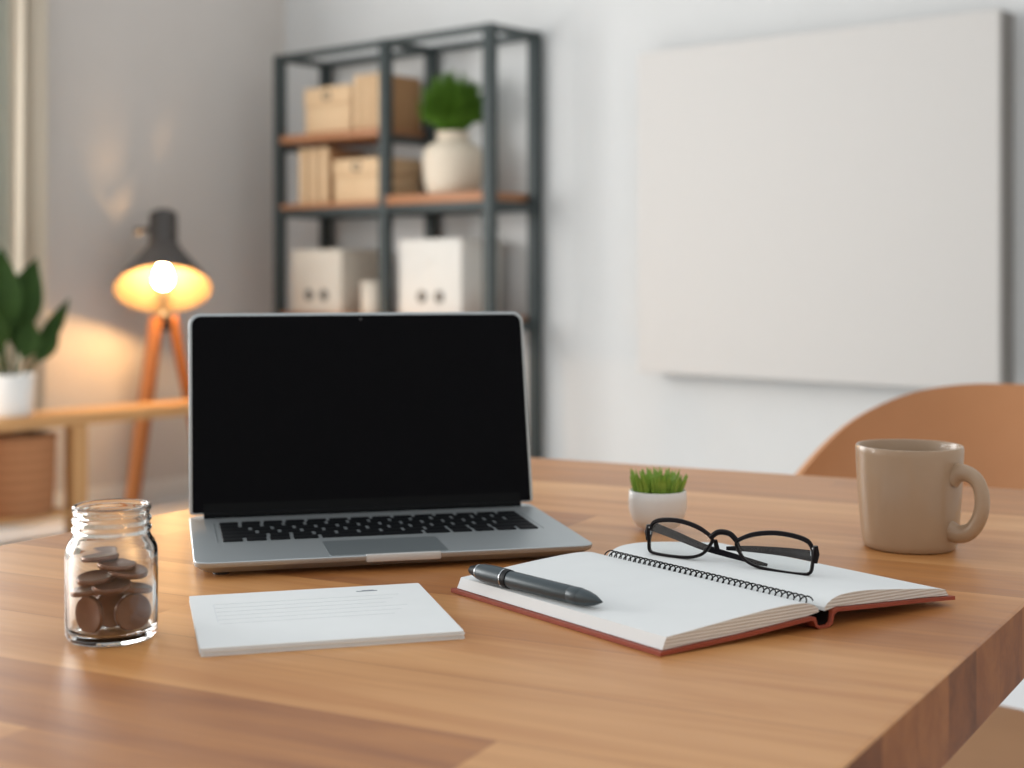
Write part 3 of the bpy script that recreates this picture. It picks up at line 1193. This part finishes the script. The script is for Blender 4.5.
s = Shape()
for mir in (False, True):
    ring = smooth_curve([((GW - x) if mir else x, curve_y(x), z) for x, z in lens_pts], 6, True)
    s.tube(ring, .00115, 8, True, lean, (1.0, 1.5), up=(0, 1, 0))
    # heavier brow and end piece
    brow = smooth_curve([((GW - x) if mir else x, curve_y(x), z + .0008) for x, z in lens_pts[:6]], 6)
    s.tube(brow, .0015, 8, False, lean)
    ex = GW - .0008 if mir else .0008
    s.tube([(ex, curve_y(0) - .0004, .0205), (ex, curve_y(0) + .0005, .015), (ex, curve_y(0) + .0005, .0090)], [.0018, .0030, .0018], 8, False, lean)
br = smooth_curve([(.0550, curve_y(.0545), .0172), (.0600, 0, .0212), (.0655, -.0004, .0222), (.0710, 0, .0212), (.0760, curve_y(.0545), .0172)], 6)
s.tube(br, .0020, 8, False, lean)
s.build('rim_frame', M['frame'], gl)
for mir in (False, True):
    ring = smooth_curve([((GW - x) if mir else x, curve_y(x), z) for x, z in lens_pts], 4, True)
    c = sum(ring, Vector()) / len(ring)
    n = len(ring)
    V = [p + Vector((0, -.0006, 0)) for p in ring] + [p + Vector((0, .0006, 0)) for p in ring] + [c + Vector((0, -.0016, 0)), c + Vector((0, -.0004, 0))]
    F = []
    for i in range(n):
        j = (i + 1) % n
        F += [(i, j, 2 * n), (i + n, j + n, 2 * n + 1), (i, j, j + n, i + n)]
    Shape().raw(V, F, lean).build('lens', M['spec_lens'], gl)
    s = Shape()
    nx = .0575 if not mir else GW - .0575
    s.tube([(nx, .003, .016), (nx, .006, .010)], [.0016, .0022], 8, False, lean, (1, .5))
    s.build('nose_pad', M['frame'], gl)


def temple(pts, hs):
    P = smooth_curve(pts, 6)
    n_ = len(P)
    hh = [hs[0] + (hs[1] - hs[0]) * i / (n_ - 1) for i in range(n_)]
    Shape().tube(P, hh, 10, False, None, (.28, 1.0), up=(0, .25, 1)).build('temple', M['temple'], gl)


temple([(.001, .0105, .0185), (.022, .0125, .0130), (.045, .0140, .0070), (.072, .0150, .0030), (.092, .0160, .0002)], (.0036, .0014))
temple([(.1295, .0105, .0120), (.105, .0190, .0105), (.075, .0230, .0085), (.055, .0250, .0062)], (.0040, .0014))
for x in (.0015, GW - .0020):
    s = Shape()
    s.box(x - .0018, x + .0018, .0066, .0102, .0125, .0185, .0006)
    s.build('hinge', M['chrome'], gl)

# ------------------------------------------------------------------ mug
mg = thing('mug', 'beige glazed ceramic mug standing on the desk in front of the chair', 'mug', (.3195, 1.148, TZ), 0)
mg.scale = (.98, .98, 1.0)
prof = [(0, .0012), (.030, .0012), (.0318, 0), (.0345, 0), (.0368, .0018), (.0380, .006), (.0392, .015), (.0412, .040), (.0424, .062), (.0430, .076), (.0431, .0800),
        (.0424, .0818), (.0411, .0818), (.0402, .0800), (.0396, .070), (.0380, .040), (.0362, .014), (.0340, .0072), (.0300, .0052), (0, .0050)]
Shape().lathe(prof, 72).build('cup_body', M['mug'], mg, angle=60)
ha = math.radians(-50)
hd = Vector((math.cos(ha), math.sin(ha), 0))
hp_ = [(.0395, .0600), (.0460, .0640), (.0545, .0640), (.0620, .0595), (.0662, .0505), (.0665, .0395), (.0630, .0285), (.0560, .0200), (.0465, .0165), (.0365, .0180)]
hpts = smooth_curve([hd * r + Vector((0, 0, z)) for r, z in hp_], 5)
nh = len(hpts)
hr = [.0054 + .0026 * (abs(i / (nh - 1) - .5) * 2) ** 4 for i in range(nh)]
Shape().tube(hpts, hr, 14, False, None, (1.15, .82), up=tuple(Vector((0, 0, 1)).cross(hd))).build('handle', M['mug'], mg, angle=80)

# ------------------------------------------------------------------ small grass pot
gp = thing('small_potted_grass', 'tiny white pot with short green grass behind the glasses', 'plant', (.1245, 1.221, TZ), 0)
Shape().lathe([(0, .003), (.014, .0025), (.0185, .0045), (.0225, .011), (.0246, .019), (.0249, .027), (.0243, .0338), (.0236, .0346), (.0226, .0340), (.0222, .030), (0, .030)], 48).build('pot', M['pot'], gp, angle=60)
for a in (PI / 4, 3 * PI / 4, 5 * PI / 4, 7 * PI / 4):
    Shape().lathe([(0, 0), (.0028, 0), (.0032, .0045), (0, .0045)], 12, Matrix.Translation((.0125 * math.cos(a), .0125 * math.sin(a), 0))).build('foot', M['pot'], gp)
Shape().lathe([(0, .0301), (.0218, .0301), (.0218, .0312), (0, .0325)], 32).build('soil', M['soil'], gp)
s = Shape()
rg = random.Random(5)
for i in range(150):
    r = .0195 * math.sqrt(rg.random())
    a = rg.uniform(0, 2 * PI)
    b = Vector((r * math.cos(a), r * math.sin(a), .031))
    hh = rg.uniform(.015, .0235) * (1 - .15 * r / .02)
    lean_ = .42 * r / .02 + rg.uniform(-.12, .12)
    t = b + Vector((math.cos(a) * lean_ * hh, math.sin(a) * lean_ * hh, hh))
    m_ = b.lerp(t, .5) + Vector((0, 0, .0015))
    s.tube([b, m_, t], [.0011, .0016, .0002], 5)
s.build('grass', M['grass_light'], gp)

# ------------------------------------------------------------------ jar of coins
JC = Vector((-.2418, .8625, TZ))
JR = math.radians(15.7)
jr = thing('glass_jar', 'small open clear glass jar half full of brown coins on the desk', 'jar', JC, JR)
jo = [(0, .0006), (.020, .0006), (.0235, 0), (.0262, .0010), (.0276, .0035), (.0279, .008), (.0279, .0485), (.0274, .0525), (.0258, .0558), (.0240, .0580), (.0230, .0600),
      (.0229, .0612), (.0240, .0622), (.0243, .0632), (.0240, .0642), (.0229, .0652), (.0229, .0664), (.0239, .0674), (.0242, .0683), (.0239, .0692), (.0229, .0702),
      (.0228, .0720), (.0236, .0734), (.0238, .0750), (.0233, .0763), (.0222, .0766), (.0212, .0758),
      (.0208, .0730), (.0208, .0600), (.0222, .0565), (.0244, .0532), (.0255, .0500), (.0257, .0470), (.0257, .0090), (.0250, .0062), (.0225, .0050), (0, .0048)]
jo = [(r_ * .975, z_j * 1.05) for r_, z_j in jo]
Shape().lathe(jo, 72).build('jar_glass', M['jar_glass'], jr, angle=75)

CR_, CT = .0114, .0033
coin_prof = [(0, -.0014), (.0096, -.0014), (.0101, -.0016), (.0108, -.0016), (.0113, -.0010), (.0114, 0), (.0113, .0010), (.0108, .0016), (.0101, .0016), (.0096, .0014), (0, .0014)]
cm = [None]


def coin(x, y, z, nrm, label):
    if cm[0] is None:
        o = Shape().lathe(coin_prof, 40).build('coin', M['coin'])
        cm[0] = o
    else:
        o = cm[0].copy()
        COL.objects.link(o)
    q_ = Vector((0, 0, 1)).rotation_difference(Vector(nrm).normalized())
    o.matrix_world = Matrix.Translation(JC) @ Matrix.Rotation(JR, 4, 'Z') @ Matrix.Translation((x, y, z)) @ q_.to_matrix().to_4x4()
    return tag(o, label, 'coin', 'brown coins in the glass jar')


ZB = .0054
TOPZ = ZB + 2 * CR_
coin(-.0126, -.0108, ZB + CR_, (-.74, -.67, .02), 'brown coin standing on edge against the left front of the jar glass')
coin(.0120, -.0112, ZB + CR_, (.40, -.91, .02), 'brown coin standing on edge against the right front of the jar glass, facing out')
coin(.0003, -.0010, ZB + CR_, (.05, -1, .0), 'brown coin standing in the dark gap between the two front upright coins')
hidden = 'brown coin in the hidden flat stack at the back of the jar pile'
placed = []
for x, y in ((.0000, .0126), (-.0020, .0124), (.0020, .0124), (-.0015, .0126), (.0020, .0124), (.0, .0127)):
    z = ZB + CT / 2 + len(placed) * (CT + .0001)
    placed.append((x, y, z))
    coin(x, y, z, (0, 0, 1), hidden)
placed += [(-.0126, -.0108, TOPZ - CT / 2), (.0120, -.0112, TOPZ - CT / 2), (.0, -.001, TOPZ - CT / 2)]
upper = [(-.0124, -.0050, 'brown coin lying flat on top of the left upright coin in the jar', (-.10, .05)),
         (.0122, -.0048, 'brown coin lying flat on top of the right upright coin in the jar', (.12, .06)),
         (.0000, -.0124, 'brown coin lying at the front of the jar above the gap of the upright coins', (-.06, -.12)),
         (-.0085, .0095, 'brown coin in the middle layers at the left rear of the jar', (-.04, .04)),
         (.0090, .0090, 'brown coin in the middle layers at the right rear of the jar', (.03, .04)),
         (-.0090, -.0040, 'flat brown coin third from the top at the left of the jar pile', (-.07, -.09)),
         (.0096, -.0055, 'flat brown coin tilted to the right just under the topmost coin in the jar', (.12, -.14)),
         (.0030, -.0015, 'topmost flat brown coin in the middle of the jar pile', (.06, -.08)),
         (-.0070, .0100, 'flat brown coin highest at the rear left of the jar pile', (-.08, .02))]
for x, y, lb, (tx, ty) in upper:
    z = ZB + CT / 2
    for (px_, py_, pz_) in placed:
        if math.hypot(px_ - x, py_ - y) < 2 * CR_ - .0012:
            z = max(z, pz_ + CT + .0002)
    placed.append((x, y, z))
    coin(x, y, z, (tx, ty, 1), lb)
